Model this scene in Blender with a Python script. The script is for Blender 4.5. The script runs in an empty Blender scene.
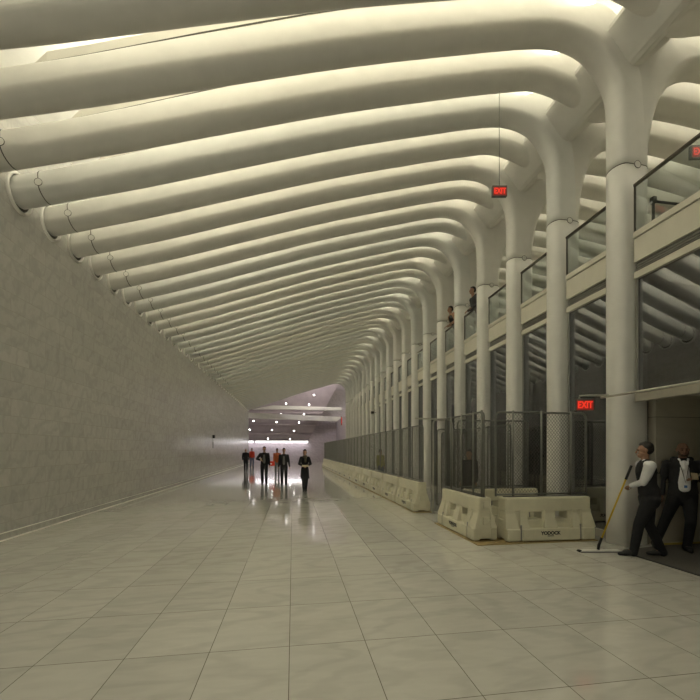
import bpy, bmesh, math, random
from mathutils import Vector, Matrix
random.seed(4)
S = bpy.context.scene
COL = S.collection
# ------------------------------------------------------------------ camera
TH = math.atan(57/375)
cam = bpy.data.cameras.new('camera'); cam.lens = 375/700*36; cam.sensor_width = 36
cam.shift_y = 99.5/700; cam.clip_start = 0.05; cam.clip_end = 300
co = bpy.data.objects.new('camera', cam); COL.objects.link(co)
co.location = (0, 0, 1.67); co.rotation_euler = (math.pi/2, 0, -TH)
S.camera = co
S.view_settings.view_transform = 'Standard'; S.view_settings.look = 'None'
S.view_settings.gamma = 1; S.view_settings.use_curve_mapping = False
S.view_settings.exposure = 0.0
# ------------------------------------------------------------------ world + lights
W = bpy.data.worlds.new('world'); S.world = W; W.use_nodes = True
bg = W.node_tree.nodes['Background']; bg.inputs[0].default_value = (1, .955, .78, 1); bg.inputs[1].default_value = 1.05
WARM = (1.0, .945, .745)
def area(name, loc, rot, sx, sy, power, col=WARM, spread=math.pi):
    l = bpy.data.lights.new(name, 'AREA'); l.shape = 'RECTANGLE'; l.size = sx; l.size_y = sy
    l.energy = power; l.color = col; l.spread = spread
    o = bpy.data.objects.new(name, l); COL.objects.link(o); o.location = loc; o.rotation_euler = rot
    return o
UP_L = 62.0      # watts of one rib uplight (hall side)
UP_R = 30.0       # balcony side
SPN = 130.0
END_P = 190.0
# ------------------------------------------------------------------ materials
def mat(name, col, rough=.5, metal=0, spec=.5, emit=None, es=1, noise=0, nscale=6, bump=0, bscale=60, coat=0):
    m = bpy.data.materials.new(name); m.use_nodes = True
    nt = m.node_tree; b = nt.nodes['Principled BSDF']
    b.inputs['Base Color'].default_value = (*col, 1); b.inputs['Roughness'].default_value = rough
    b.inputs['Metallic'].default_value = metal; b.inputs['Specular IOR Level'].default_value = spec
    b.inputs['Coat Weight'].default_value = coat
    if emit:
        b.inputs['Emission Color'].default_value = (*emit, 1); b.inputs['Emission Strength'].default_value = es
    tc = nt.nodes.new('ShaderNodeTexCoord')
    if noise:
        n = nt.nodes.new('ShaderNodeTexNoise'); n.inputs['Scale'].default_value = nscale; n.inputs['Detail'].default_value = 4
        nt.links.new(tc.outputs['Object'], n.inputs['Vector'])
        r = nt.nodes.new('ShaderNodeValToRGB'); e = r.color_ramp.elements
        e[0].position = .3; e[1].position = .7
        e[0].color = (*[c*(1-noise) for c in col], 1); e[1].color = (*[min(1, c*(1+noise)) for c in col], 1)
        nt.links.new(n.outputs['Fac'], r.inputs[0]); nt.links.new(r.outputs[0], b.inputs['Base Color'])
    if bump:
        n = nt.nodes.new('ShaderNodeTexNoise'); n.inputs['Scale'].default_value = bscale
        nt.links.new(tc.outputs['Object'], n.inputs['Vector'])
        bp = nt.nodes.new('ShaderNodeBump'); bp.inputs['Strength'].default_value = bump; bp.inputs['Distance'].default_value = .01
        nt.links.new(n.outputs['Fac'], bp.inputs['Height']); nt.links.new(bp.outputs[0], b.inputs['Normal'])
    return m
def tiles(name, base, swap, w, h, ox, oy, mortar, offset, rough, veins, jcol, spec=.5):
    """marble tiles: swap = which object axes feed the brick pattern"""
    m = bpy.data.materials.new(name); m.use_nodes = True; nt = m.node_tree; N = nt.nodes; L = nt.links
    b = N['Principled BSDF']; b.inputs['Roughness'].default_value = rough; b.inputs['Specular IOR Level'].default_value = spec
    tc = N.new('ShaderNodeTexCoord'); sp = N.new('ShaderNodeSeparateXYZ'); cb = N.new('ShaderNodeCombineXYZ')
    L.new(tc.outputs['Object'], sp.inputs[0])
    for k, (ax, o) in enumerate(zip(swap, (ox, oy))):
        a = N.new('ShaderNodeMath'); a.operation = 'ADD'; a.inputs[1].default_value = o
        L.new(sp.outputs[ax], a.inputs[0]); L.new(a.outputs[0], cb.inputs[k])
    br = N.new('ShaderNodeTexBrick'); br.offset = offset; br.squash = 1
    br.inputs['Scale'].default_value = 1; br.inputs['Brick Width'].default_value = w; br.inputs['Row Height'].default_value = h
    br.inputs['Mortar Size'].default_value = mortar; br.inputs['Mortar Smooth'].default_value = .3; br.inputs['Bias'].default_value = 0
    br.inputs['Color1'].default_value = (*[c*.955 for c in base], 1); br.inputs['Color2'].default_value = (*[min(1, c*1.05) for c in base], 1)
    br.inputs['Mortar'].default_value = (*jcol, 1)
    L.new(cb.outputs[0], br.inputs['Vector'])
    mp = N.new('ShaderNodeMapping'); mp.inputs['Scale'].default_value = (.5, 1.6, 1); mp.inputs['Rotation'].default_value = (.5, .4, .6)
    L.new(tc.outputs['Object'], mp.inputs[0])
    # per tile shift of the veins
    vm = N.new('ShaderNodeVectorMath'); vm.operation = 'MULTIPLY_ADD'
    L.new(br.outputs['Color'], vm.inputs[0]); vm.inputs[1].default_value = (60, 90, 40); L.new(mp.outputs[0], vm.inputs[2])
    w1 = N.new('ShaderNodeTexWave'); w1.inputs['Scale'].default_value = .9; w1.inputs['Distortion'].default_value = 14
    w1.inputs['Detail'].default_value = 4; w1.inputs['Detail Scale'].default_value = 1.3
    L.new(vm.outputs[0], w1.inputs['Vector'])
    r = N.new('ShaderNodeValToRGB'); e = r.color_ramp.elements
    e[0].position = .0; e[0].color = (1-veins, 1-veins, 1-veins, 1); e[1].position = .45; e[1].color = (1, 1, 1, 1)
    L.new(w1.outputs['Fac'], r.inputs[0])
    n2 = N.new('ShaderNodeTexNoise'); n2.inputs['Scale'].default_value = 5; n2.inputs['Detail'].default_value = 7; n2.inputs['Distortion'].default_value = 1.2
    L.new(vm.outputs[0], n2.inputs['Vector'])
    r2 = N.new('ShaderNodeValToRGB'); e = r2.color_ramp.elements
    e[0].position = .35; e[0].color = (1-veins*.8,)*3+(1,); e[1].position = .65; e[1].color = (1, 1, 1, 1)
    L.new(n2.outputs['Fac'], r2.inputs[0])
    m1 = N.new('ShaderNodeMixRGB'); m1.blend_type = 'MULTIPLY'; m1.inputs[0].default_value = 1
    L.new(br.outputs['Color'], m1.inputs[1]); L.new(r.outputs[0], m1.inputs[2])
    m2 = N.new('ShaderNodeMixRGB'); m2.blend_type = 'MULTIPLY'; m2.inputs[0].default_value = 1
    L.new(m1.outputs[0], m2.inputs[1]); L.new(r2.outputs[0], m2.inputs[2]); L.new(m2.outputs[0], b.inputs['Base Color'])
    return m
M = {}
M['white'] = mat('white_steel_paint', (.76, .745, .70), .42, noise=.035, nscale=3, bump=.15, bscale=8)
M['white2'] = mat('cooler_white_steel_paint', (.745, .745, .715), .42, noise=.035, nscale=3, bump=.15, bscale=8)
M['shell'] = mat('white_plaster_shell', (.80, .79, .75), .8, noise=.05, nscale=4)
M['rail'] = mat('cream_metal_housing', (.80, .775, .70), .45, noise=.02)
M['joint'] = mat('dark_joint_line', (.10, .095, .08), .8, noise=.1)
M['floor'] = tiles('marble_floor', (.66, .645, .585), (1, 0), .845, .651, .155, .0295, .0035, 0, .09, .09, (.20, .185, .14), .62)
M['floor'].node_tree.nodes['Principled BSDF'].inputs['Coat Weight'].default_value = .6
M['floor'].node_tree.nodes['Principled BSDF'].inputs['Coat Roughness'].default_value = .07
M['wallm'] = tiles('marble_wall', (.50, .487, .455), (1, 2), 1.0, .3325, .0, .02, .005, .5, .27, .10, (.42, .40, .35))
M['endw'] = tiles('marble_end_wall_lilac_cast', (.56, .50, .535), (0, 2), 1.2, .66, 0, 0, .008, .5, .35, .12, (.36, .32, .34))  # lilac cast of the far-end lighting is put into the marble colour
M['soffit'] = mat('soffit_lilac_cast', (.40, .345, .36), .5, noise=.08, nscale=1.2)  # purplish lamp light painted into the soffit colour
M['fascia'] = mat('cream_fascia_metal', (.66, .63, .53), .45, noise=.02)
M['grille'] = mat('dark_grille', (.16, .155, .14), .6, noise=.1)
M['frame'] = mat('grey_window_frame', (.30, .29, .26), .4, metal=.3, noise=.03)
M['sillm'] = mat('dull_beige_rail', (.36, .34, .28), .5, noise=.03)
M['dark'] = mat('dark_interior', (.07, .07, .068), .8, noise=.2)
M['handrail'] = mat('bronze_handrail', (.10, .09, .075), .35, metal=.6, noise=.05)
M['barrier'] = mat('cream_moulded_plastic', (.70, .665, .50), .42, noise=.05, nscale=5, bump=.1, bscale=20)
M['board'] = mat('tan_floor_board', (.36, .27, .12), .7, noise=.2, nscale=9)
M['galv'] = mat('galvanised_steel', (.22, .22, .20), .45, metal=.7, noise=.12, nscale=12)
M['galvl'] = mat('pale_galvanised_pipe', (.50, .49, .43), .45, metal=.5, noise=.1, nscale=12)
M['wire'] = mat('chain_link_wire', (.11, .11, .10), .5, metal=.3, noise=.1, nscale=30)
M['black'] = mat('black_cloth', (.012, .012, .014), .85, noise=.2, nscale=20)
M['ink'] = mat('black_ink', (.01, .01, .01), .6, noise=.1)
M['charcoal'] = mat('charcoal_cloth', (.045, .045, .048), .85, noise=.15, nscale=20)
M['vestback'] = mat('grey_satin', (.11, .105, .085), .5, noise=.1, nscale=20)
M['shirt'] = mat('white_shirt', (.72, .72, .74), .8, noise=.04, nscale=20)
M['grey'] = mat('grey_knit', (.16, .155, .15), .9, noise=.1, nscale=30)
M['red'] = mat('red_jacket_cloth', (.62, .045, .02), .7, noise=.08, nscale=20)
M['orange'] = mat('rust_orange_cloth', (.42, .10, .035), .75, noise=.08, nscale=20)
M['jeans'] = mat('blue_denim', (.09, .11, .17), .85, noise=.12, nscale=30)
M['brown'] = mat('brown_scarf_cloth', (.10, .085, .06), .9, noise=.25, nscale=30)
M['tan'] = mat('tan_paper', (.48, .40, .26), .8, noise=.06)
M['vis'] = mat('yellow_vest_cloth', (.36, .34, .08), .7, noise=.1, nscale=20)
M['skin'] = mat('skin', (.36, .20, .125), .55, noise=.06, nscale=20)
M['skin2'] = mat('darker_skin', (.21, .11, .068), .55, noise=.06, nscale=20)
M['hair'] = mat('dark_hair', (.012, .010, .008), .6, noise=.3, nscale=60, bump=.4, bscale=90)
M['stubble'] = mat('short_beard', (.06, .035, .022), .8, noise=.3, nscale=80)
M['lip'] = mat('lip', (.22, .08, .06), .5, noise=.05)
M['eye'] = mat('dark_eye', (.03, .02, .02), .2, noise=.05)
M['yellow'] = mat('yellow_handle_paint', (.62, .42, .03), .4, noise=.06)
M['mat'] = mat('charcoal_floor_mat', (.075, .07, .062), .95, noise=.25, nscale=90, bump=.4, bscale=200)
M['matedge'] = mat('black_mat_edge', (.012, .012, .012), .7, noise=.1)
M['mopwhite'] = mat('mop_white_cloth', (.55, .55, .52), .8, noise=.1)
M['blue'] = mat('blue_print', (.04, .14, .40), .6, noise=.05)
M['portal'] = tiles('cream_portal_panels', (.52, .49, .40), (0, 2), 3.0, 1.15, .55, .06, .006, 0, .5, .05, (.2, .19, .15))
M['signbox'] = mat('grey_sign_housing', (.12, .12, .11), .5, noise=.1)
M['signred'] = mat('lit_red_letters', (.6, .03, .02), .5, emit=(1, .045, .02), es=.85)
M['signback'] = mat('sign_face_red', (.25, .02, .015), .5, emit=(1, .06, .03), es=.12)
M['lamp'] = mat('lamp_lens', (1, 1, 1), .5, emit=(1, .97, .95), es=14)
M['strip'] = mat('linear_lamp_lens', (1, 1, 1), .5, emit=(1, .97, .98), es=3.2)
def glassmat(name, tint, refl, rough=.02):
    m = bpy.data.materials.new(name); m.use_nodes = True; nt = m.node_tree; nt.nodes.clear(); N = nt.nodes; L = nt.links
    o = N.new('ShaderNodeOutputMaterial'); t = N.new('ShaderNodeBsdfTransparent'); g = N.new('ShaderNodeBsdfGlossy')
    mx = N.new('ShaderNodeMixShader'); lw = N.new('ShaderNodeLayerWeight'); lw.inputs[0].default_value = .5
    pw = N.new('ShaderNodeMath'); pw.operation = 'POWER'; pw.inputs[1].default_value = 4
    ad = N.new('ShaderNodeMath'); ad.operation = 'MULTIPLY_ADD'; ad.inputs[1].default_value = .9-refl; ad.inputs[2].default_value = refl
    t.inputs[0].default_value = (*tint, 1); g.inputs['Roughness'].default_value = rough; g.inputs[0].default_value = (.92, .95, 1, 1)
    L.new(lw.outputs['Facing'], pw.inputs[0]); L.new(pw.outputs[0], ad.inputs[0]); L.new(ad.outputs[0], mx.inputs[0]); L.new(t.outputs[0], mx.inputs[1]); L.new(g.outputs[0], mx.inputs[2])
    L.new(mx.outputs[0], o.inputs[0]); return m
M['shopglass'] = glassmat('tinted_shop_glass', (.30, .30, .31), .22)
M['clearglass'] = glassmat('clear_balustrade_glass', (.80, .83, .82), .05)
# ------------------------------------------------------------------ mesh helpers
def link(name, bm, m, parent=None, smooth=False, angle=None):
    me = bpy.data.meshes.new(name); bmesh.ops.recalc_face_normals(bm, faces=bm.faces); bm.to_mesh(me); bm.free()
    for x in (m if isinstance(m, (list, tuple)) else [m]): me.materials.append(x)
    if smooth:
        for p in me.polygons: p.use_smooth = True
    o = bpy.data.objects.new(name, me); COL.objects.link(o)
    if parent: o.parent = parent
    return o
def tag(o, label=None, cat=None, group=None, kind=None):
    if label: o['label'] = label
    if cat: o['category'] = cat
    if group: o['group'] = group
    if kind: o['kind'] = kind
    return o
def empty(name, loc=(0, 0, 0), rz=0):
    o = bpy.data.objects.new(name, None); COL.objects.link(o); o.location = loc; o.rotation_euler = (0, 0, rz)
    o.empty_display_size = .1; return o
def copy_tree(o, parent=None):
    c = o.copy(); COL.objects.link(c); c.parent = parent
    for ch in [x for x in list(COL.objects) if x.parent == o]: copy_tree(ch, c)
    return c
def box(bm, x0, x1, y0, y1, z0, z1, bev=0):
    r = bmesh.ops.create_cube(bm, size=1)
    for v in r['verts']: v.co = Vector(((x0+x1)/2+v.co.x*(x1-x0), (y0+y1)/2+v.co.y*(y1-y0), (z0+z1)/2+v.co.z*(z1-z0)))
    if bev:
        es = {e for v in r['verts'] for e in v.link_edges}
        bmesh.ops.bevel(bm, geom=list(es), offset=bev, segments=2, affect='EDGES', profile=.5)
def prism(bm, poly, axis, a, b):
    """poly: 2D points; axis the extrusion axis 0,1,2"""
    def P(p, t):
        l = list(p); l.insert(axis, t); return Vector(l)
    A = [bm.verts.new(P(p, a)) for p in poly]; B = [bm.verts.new(P(p, b)) for p in poly]
    n = len(poly); bm.faces.new(A); bm.faces.new(B[::-1])
    for i in range(n): bm.faces.new((A[i], B[i], B[(i+1) % n], A[(i+1) % n]))
def tube(bm, pts, r, n=8, closed=False):
    pts = [Vector(p) for p in pts]; rings = []
    m = len(pts)
    for i, p in enumerate(pts):
        a = pts[(i-1) % m] if (i > 0 or closed) else p; b = pts[(i+1) % m] if (i < m-1 or closed) else p
        d = (b-a).normalized(); up = Vector((0, 0, 1)) if abs(d.z) < .9 else Vector((0, 1, 0))
        if i: up = lastu
        u = (up-d*up.dot(d)).normalized(); v = d.cross(u); lastu = u
        rr = r[i] if isinstance(r, (list, tuple)) else r
        rings.append([bm.verts.new(p+(u*math.cos(t)+v*math.sin(t))*rr) for t in [k*2*math.pi/n for k in range(n)]])
    for i in range(m if closed else m-1):
        A, B = rings[i], rings[(i+1) % m]
        for k in range(n): bm.faces.new((A[k], A[(k+1) % n], B[(k+1) % n], B[k]))
    if not closed: bm.faces.new(rings[0]); bm.faces.new(rings[-1])
def bmn(): return bmesh.new()
def structure(name, bm, m, label=None):
    o = link(name, bm, m); o['kind'] = 'structure'
    if label: o['label'] = label
    return o
def B(*a, **k):
    bm = bmn(); box(bm, *a, **k); return bm
ORD = ['nearest', 'second', 'third', 'fourth', 'fifth', 'sixth', 'seventh', 'eighth', 'ninth', 'tenth', 'eleventh', 'twelfth', 'thirteenth',
       'fourteenth', 'fifteenth', 'sixteenth', 'seventeenth', 'eighteenth', 'nineteenth', 'twentieth', 'twenty-first', 'twenty-second', 'twenty-third']
# ------------------------------------------------------------------ layout
XW = -5.29; YL = 46.6; YE = 52.0
def yw(i): return 6.30+.955*(i-1)
def yc(i): return 5.9+.808*(i-1)-(.28 if i < 0 else 0)
def yat(i, x):
    t = (x-XW)/(5.5-XW)
    return yw(i)+(yc(i)-yw(i))*min(1, t)
NR = 43
# ------------------------------------------------------------------ structure
structure('floor', B(-7.5, 13, -7, 54, -.2, 0), M['floor'])
structure('wall_left', B(XW-.3, XW, -7, YL, 0, 9.6), M['wallm'])
bm = bmn(); prism(bm, [(XW, 0), (XW+.045, 0), (XW+.045, .13), (XW+.01, .15), (XW, .15)], 1, -7, YL)
structure('baseboard_left', bm, M['wallm'])
bm = bmn(); box(bm, XW, XW+.05, -7, YL, .13, .142)
structure('trim_7', bm, M['rail'])
structure('trim_1', B(XW+.045, XW+.075, -7, YL, 0, .02), M['rail'])
structure('wall_back_blocker', B(0.3, 13.2, -3.8, -3.5, 0, 7.5), M['dark'])  # unseen wall, added to keep fill light off the lower right
structure('wall_end', B(-9, 13.2, YE, YE+.3, 0, 12), M['endw'])
structure('wall_far_left', B(-9, -8.7, YL-.3, YE, 0, 12), M['endw'])
structure('wall_return', B(-9, XW-.3, YL-.3, YL, 0, 12), M['endw'])
structure('wall_right', B(13.0, 13.2, -7, 51.9, 5.28, 12), M['shell'])
# ceiling shell above the ribs: a curved slab
prof = [(-5.6, 8.5), (-4.4, 8.75), (-3, 9.15), (-1, 9.7), (1, 10.2), (3, 10.6), (5, 10.75), (6.2, 10.75), (8, 10.6), (11, 10.2), (13.1, 9.2)]
bm = bmn()
prism(bm, prof+[(x, z+.15) for x, z in prof[::-1]], 1, -7, 46.9)
structure('ceiling', bm, M['shell'])
structure('ceiling_end', B(-9, 13, 46.9, YE, 11.2, 11.4), M['soffit'])
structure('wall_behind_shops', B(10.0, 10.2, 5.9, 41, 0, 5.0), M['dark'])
structure('balcony_floor', B(5.98, 13.0, -3, 41.5, 5.05, 5.28), M['fascia'])
structure('trim_2', B(5.98, 6.1, 40.6, 52, 0, 5.6), M['endw'])
# portal opening beside the nearest column
structure('wall_portal', B(6.27, 10, 5.68, 5.82, 0, 4.6), M['portal'])
structure('ceiling_portal', B(5.9, 10, -3, 5.66, 2.62, 2.75), M['fascia'])
structure('wall_portal_back', B(9.8, 10, -3, 5.66, 0, 4.6), M['portal'])
bm = B(6.27, 9.8, 5.65, 5.68, 0, .03)
structure('trim_3', bm, mat('yellow_tape', (.42, .33, .08), .6, noise=.1))
# ------------------------------------------------------------------ ribs and columns
def cr(P, n):
    out = []
    for i in range(len(P)-1):
        p0, p1, p2, p3 = P[max(i-1, 0)], P[i], P[i+1], P[min(i+2, len(P)-1)]
        for k in range(n):
            t = k/n
            out.append(tuple(.5*((2*b)+(-a+c)*t+(2*a-5*b+4*c-d)*t*t+(-a+3*b-3*c+d)*t**3) for a, b, c, d in zip(p0, p1, p2, p3)))
    out.append(P[-1]); return out
# stations: inner x,z, outer x,z, inner half width, outer half width
LEFT = [(-5.42, 6.38, -5.42, 6.95, .25, .24), (-5.0, 6.47, -5.05, 7.03, .24, .22), (-4.3, 6.64, -4.42, 7.20, .22, .17), (-3, 6.97, -3.2, 7.56, .235, .12),
        (-1, 7.52, -1.25, 8.20, .235, .085), (1, 8.05, .75, 8.82, .235, .08), (3, 8.50, 2.8, 9.26, .235, .08), (4.1, 8.72, 4.05, 9.50, .235, .09)]
BEND = LEFT+[(4.65, 8.75, 4.95, 9.58, .225, .11), (5.06, 8.62, 5.55, 9.40, .22, .14), (5.35, 8.33, 5.9, 8.92, .21, .17), (5.54, 7.95, 6.15, 8.25, .205, .185),
             (5.575, 7.4, 6.24, 7.5, .20, .19), (5.58, 6.64, 6.25, 6.64, .20, .195)]
SHAFT = [(5.58, 6.64, 6.25, 6.64, .20, .195), (5.58, 3.4, 6.25, 3.4, .20, .195), (5.58, 0, 6.25, 0, .205, .20)]
RIGHT = [(6.22, 6.3, 5.75, 6.3, .19, .17), (6.235, 6.8, 5.75, 6.8, .192, .17), (6.30, 7.3, 5.72, 7.5, .195, .17), (6.43, 7.78, 5.65, 8.2, .20, .17), (6.66, 8.18, 5.85, 9.0, .21, .16), (7.02, 8.46, 6.6, 9.5, .235, .10),
         (7.5, 8.58, 7.3, 9.62, .235, .10), (8.6, 8.52, 8.7, 9.55, .235, .10), (10.1, 8.32, 10.3, 9.3, .235, .10), (10.9, 8.10, 11.3, 9.0, .215, .15), (11.35, 7.7, 11.95, 8.4, .215, .16), (11.5, 7.2, 12.1, 7.6, .21, .17), (11.52, 5.28, 12.1, 5.28, .205, .2)]
THRU = LEFT+[(4.8, 8.80, 4.9, 9.58, .235, .10), (5.5, 8.60, 5.5, 9.62, .235, .10), (6.0, 8.33, 6.1, 9.62, .235, .10), (6.7, 8.46, 6.7, 9.6, .235, .10)]+[(7.2, 8.58, 7.1, 9.65, .235, .10)]+RIGHT[7:]
NS = 26
def section(st, y, grow=0):
    xi, zi, xo, zo, wi, wo = st; RF = .80
    d = Vector((xo-xi, 0, zo-zi)); D = d.length; d.normalize(); o = Vector((xi, y, zi))
    ri = min(wi*RF, D*.5); ro = min(wo, D*.48); pts = []
    h = NS//2
    for k in range(h):
        a = math.pi*k/(h-1); pts.append(o+d*(ri-math.sin(a)*(ri+grow))+Vector((0, math.cos(a)*(wi+grow), 0)))
    for k in range(h):
        a = math.pi*k/(h-1); pts.append(o+d*(D-ro+math.sin(a)*(ro+grow))+Vector((0, -math.cos(a)*(wo+grow), 0)))
    return pts
def loft(sts, i, n=4, grow=0):
    bm = bmn(); rings = []
    for st in cr(sts, n) if n > 1 else sts:
        rings.append([bm.verts.new(p) for p in section(st, yat(i, (st[0]+st[2])/2)-yc(i), grow)])
    for A, Bq in zip(rings, rings[1:]):
        for k in range(NS): bm.faces.new((A[k], A[(k+1) % NS], Bq[(k+1) % NS], Bq[k]))
    bm.faces.new(rings[0]); bm.faces.new(rings[-1][::-1]); return bm
def lerp_st(P, x):
    for a, b in zip(P, P[1:]):
        if a[0] <= x <= b[0]:
            t = (x-a[0])/(b[0]-a[0]); return tuple(p+(q-p)*t for p, q in zip(a, b))
def joint_band(st0, st1, i, parent, circ):
    link('joint_line', loft([st0, st1], i, 1, .0025), M['joint'], parent, True)
    c, r = circ      # a ring on the flank facing -y
    bm = bmn(); tube(bm, [(c[0]+math.cos(t)*r, c[1], c[2]+math.sin(t)*r) for t in [k*2*math.pi/20 for k in range(20)]], .0055, 5, True)
    link('joint_ring', bm, M['joint'], parent, True)
    bm = bmn(); rr = [bm.verts.new((c[0]+math.cos(t)*r, c[1]-.002, c[2]+math.sin(t)*r)) for t in [k*2*math.pi/20 for k in range(20)]]
    r2 = [bm.verts.new((v.co.x, c[1]+.05, v.co.z)) for v in rr]
    bm.faces.new(rr)
    for k in range(20): bm.faces.new((rr[k], rr[(k+1) % 20], r2[(k+1) % 20], r2[k]))
    link('joint_cap', bm, M['white'], parent)
def collar(i, parent):
    y = yw(i)-yc(i); zc = 6.665; bm = bmn(); n = 32; rings = []
    sec = [(XW, .375), (XW+.035, .37), (XW+.05, .345), (XW+.04, .32), (XW, .315)]
    for k in range(n):
        t = k*2*math.pi/n
        rings.append([bm.verts.new((x, y+math.cos(t)*r*.93, zc+math.sin(t)*r*1.03)) for x, r in sec])
    for k in range(n):
        A, C = rings[k], rings[(k+1) % n]
        for j in range(len(sec)-1): bm.faces.new((A[j], A[j+1], C[j+1], C[j]))
    link('wall_collar', bm, M['white'], parent, True)
    bm = bmn(); bm.faces.new([bm.verts.new((XW+.006, y+math.cos(k*2*math.pi/n)*.32*.93, zc+math.sin(k*2*math.pi/n)*.32*1.03)) for k in range(n)])
    r = bmesh.ops.extrude_face_region(bm, geom=list(bm.faces))
    for v in r['geom']:
        if isinstance(v, bmesh.types.BMVert): v.co.x -= .01
    link('collar_gap', bm, M['joint'], parent)
def rail(i, parent):
    y0 = lambda x: yat(i, x)-yc(i)
    bm = bmn(); rings = []
    xs = [-3.85, -3.70, -3.60]+[-3+k*.8 for k in range(10)]
    for k, x in enumerate(xs):
        # outer edge height at x
        st = None
        for a, b in zip(LEFT+BEND[8:9], LEFT[1:]+BEND[8:10]):
            if a[2] <= x <= b[2]: t = (x-a[2])/(b[2]-a[2]); z = a[3]+(b[3]-a[3])*t
        hgt = (.0, .08, .13)[k] if k < 3 else .13
        w = (.02, .06, .085)[k] if k < 3 else .085
        y = y0(x)
        rings.append([bm.verts.new((x, y+s*w, z+q)) for s, q in ((-1, -.06), (-1, hgt*.8), (-.8, hgt), (.8, hgt), (1, hgt*.8), (1, -.06))])
    for A, C in zip(rings, rings[1:]):
        for j in range(6): bm.faces.new((A[j], A[(j+1) % 6], C[(j+1) % 6], C[j]))
    bm.faces.new(rings[0]); bm.faces.new(rings[-1])
    link('uplight_housing', bm, M['rail'], parent)
    bm = bmn(); rings = []
    for x in xs[1:]:
        for a, b in zip(LEFT+BEND[8:9], LEFT[1:]+BEND[8:10]):
            if a[2] <= x <= b[2]: t = (x-a[2])/(b[2]-a[2]); z = a[3]+(b[3]-a[3])*t
        rings.append([bm.verts.new((x, y0(x)+sy*.090, z+q)) for sy, q in ((-1, -.060), (-1, -.036), (1, -.036), (1, -.060))])
    for A, C in zip(rings, rings[1:]):
        for j in range(4): bm.faces.new((A[j], A[(j+1) % 4], C[(j+1) % 4], C[j]))
    bm.faces.new(rings[0]); bm.faces.new(rings[-1])
    link('shadow_gap', bm, M['joint'], parent)  # dark strip painted as the line of shade under the housing
for i in range(-3, NR+1):
    y = yc(i)
    if i % 2:
        k = (i-1)//2
        t = empty('ribbed_column', (0, y, 0))
        if k >= 0: lb = 'white column with curving roof rib, %s in the row counted from the two workers' % ORD[k]
        else: lb = 'white column and roof rib beyond the right edge, %s the two workers' % ('just in front of' if k == -1 else 'well in front of')
        tag(t, lb, 'column', 'white ribbed columns')
        link('shaft', loft(SHAFT, i, 3), M['white'], t, True)
        link('roof_rib', loft(BEND, i), M['white' if i in (1, 5, 7, 11, 17, 19) else 'white2'], t, True)
        link('balcony_rib', loft(RIGHT, i), M['white'], t, True)
        if i < 24:
            joint_band((5.58, 6.63, 6.25, 6.63, .20, .195), (5.58, 6.643, 6.25, 6.643, .20, .195), i, t, ((5.93, -.200, 6.635), .062))
    else:
        k = i//2
        t = empty('roof_rib', (0, y, 0))
        if k >= 1 and k < 22: lb = 'white roof rib ending on the long beam just past the %s column' % ORD[k-1]
        elif k == 0: lb = 'white roof rib across the top edge, in front of the nearest column'
        else: lb = 'white roof rib overhead beyond the top edge, number %s in front of the nearest column' % ('two' if k == -1 else 'three')
        tag(t, lb, 'rib', 'white roof ribs between the columns')
        link('rib_beam', loft(THRU, i), M['white2' if i in (8, 14, 16, 22) else 'white'], t, True)
    rail(i, t)
    if i >= 1:
        collar(i, t)
        if i < 26:
            a, b = lerp_st(LEFT, -4.78), lerp_st(LEFT, -4.762)
            yy = yat(i, -4.78)-yc(i)
            joint_band(a, b, i, t, ((-4.79, yy-.236, 6.76), .068))
    # the uplight carried by this rib
    ya = (yat(i, .2))
    o = area('uplight', (.15, ya, 8.93), (math.pi, math.radians(-15.0), 0), 8.3, .12, UP_L)
    if i % 3 == 0: area('balcony_uplight', (9.0, y, 9.75), (math.pi, math.radians(7), 0), 4.0, .3, UP_R*2)
for k in range(6):
    area('spine_uplight', (5.05, 3.2+k*7.0, 9.35), (0, math.radians(155), 0), .25, 7.0, SPN)
    area('spine_uplight', (7.0, 3.2+k*7.0, 9.35), (0, math.radians(205), 0), .25, 7.0, SPN*.6)
# long diamond section beam
SP = [(5.34, 8.92), (5.38, 8.82), (5.72, 8.42), (5.80, 8.36), (5.90, 8.34), (6.0, 8.38), (6.60, 8.93), (6.66, 9.0), (6.64, 9.1), (6.15, 9.68), (6.0, 9.68)]
bm = bmn(); prism(bm, SP, 1, -1, yc(NR)+.1)
bmesh.ops.bevel(bm, geom=[e for e in bm.edges if abs(e.verts[0].co.y-e.verts[1].co.y) > 5], offset=.05, segments=3, affect='EDGES')
o = link('spine_beam', bm, M['white'], None)
tag(o, 'long white beam with diamond section tying the tops of the columns together', 'beam')
for p in o.data.polygons: p.use_smooth = abs(p.normal.y) < .5
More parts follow.
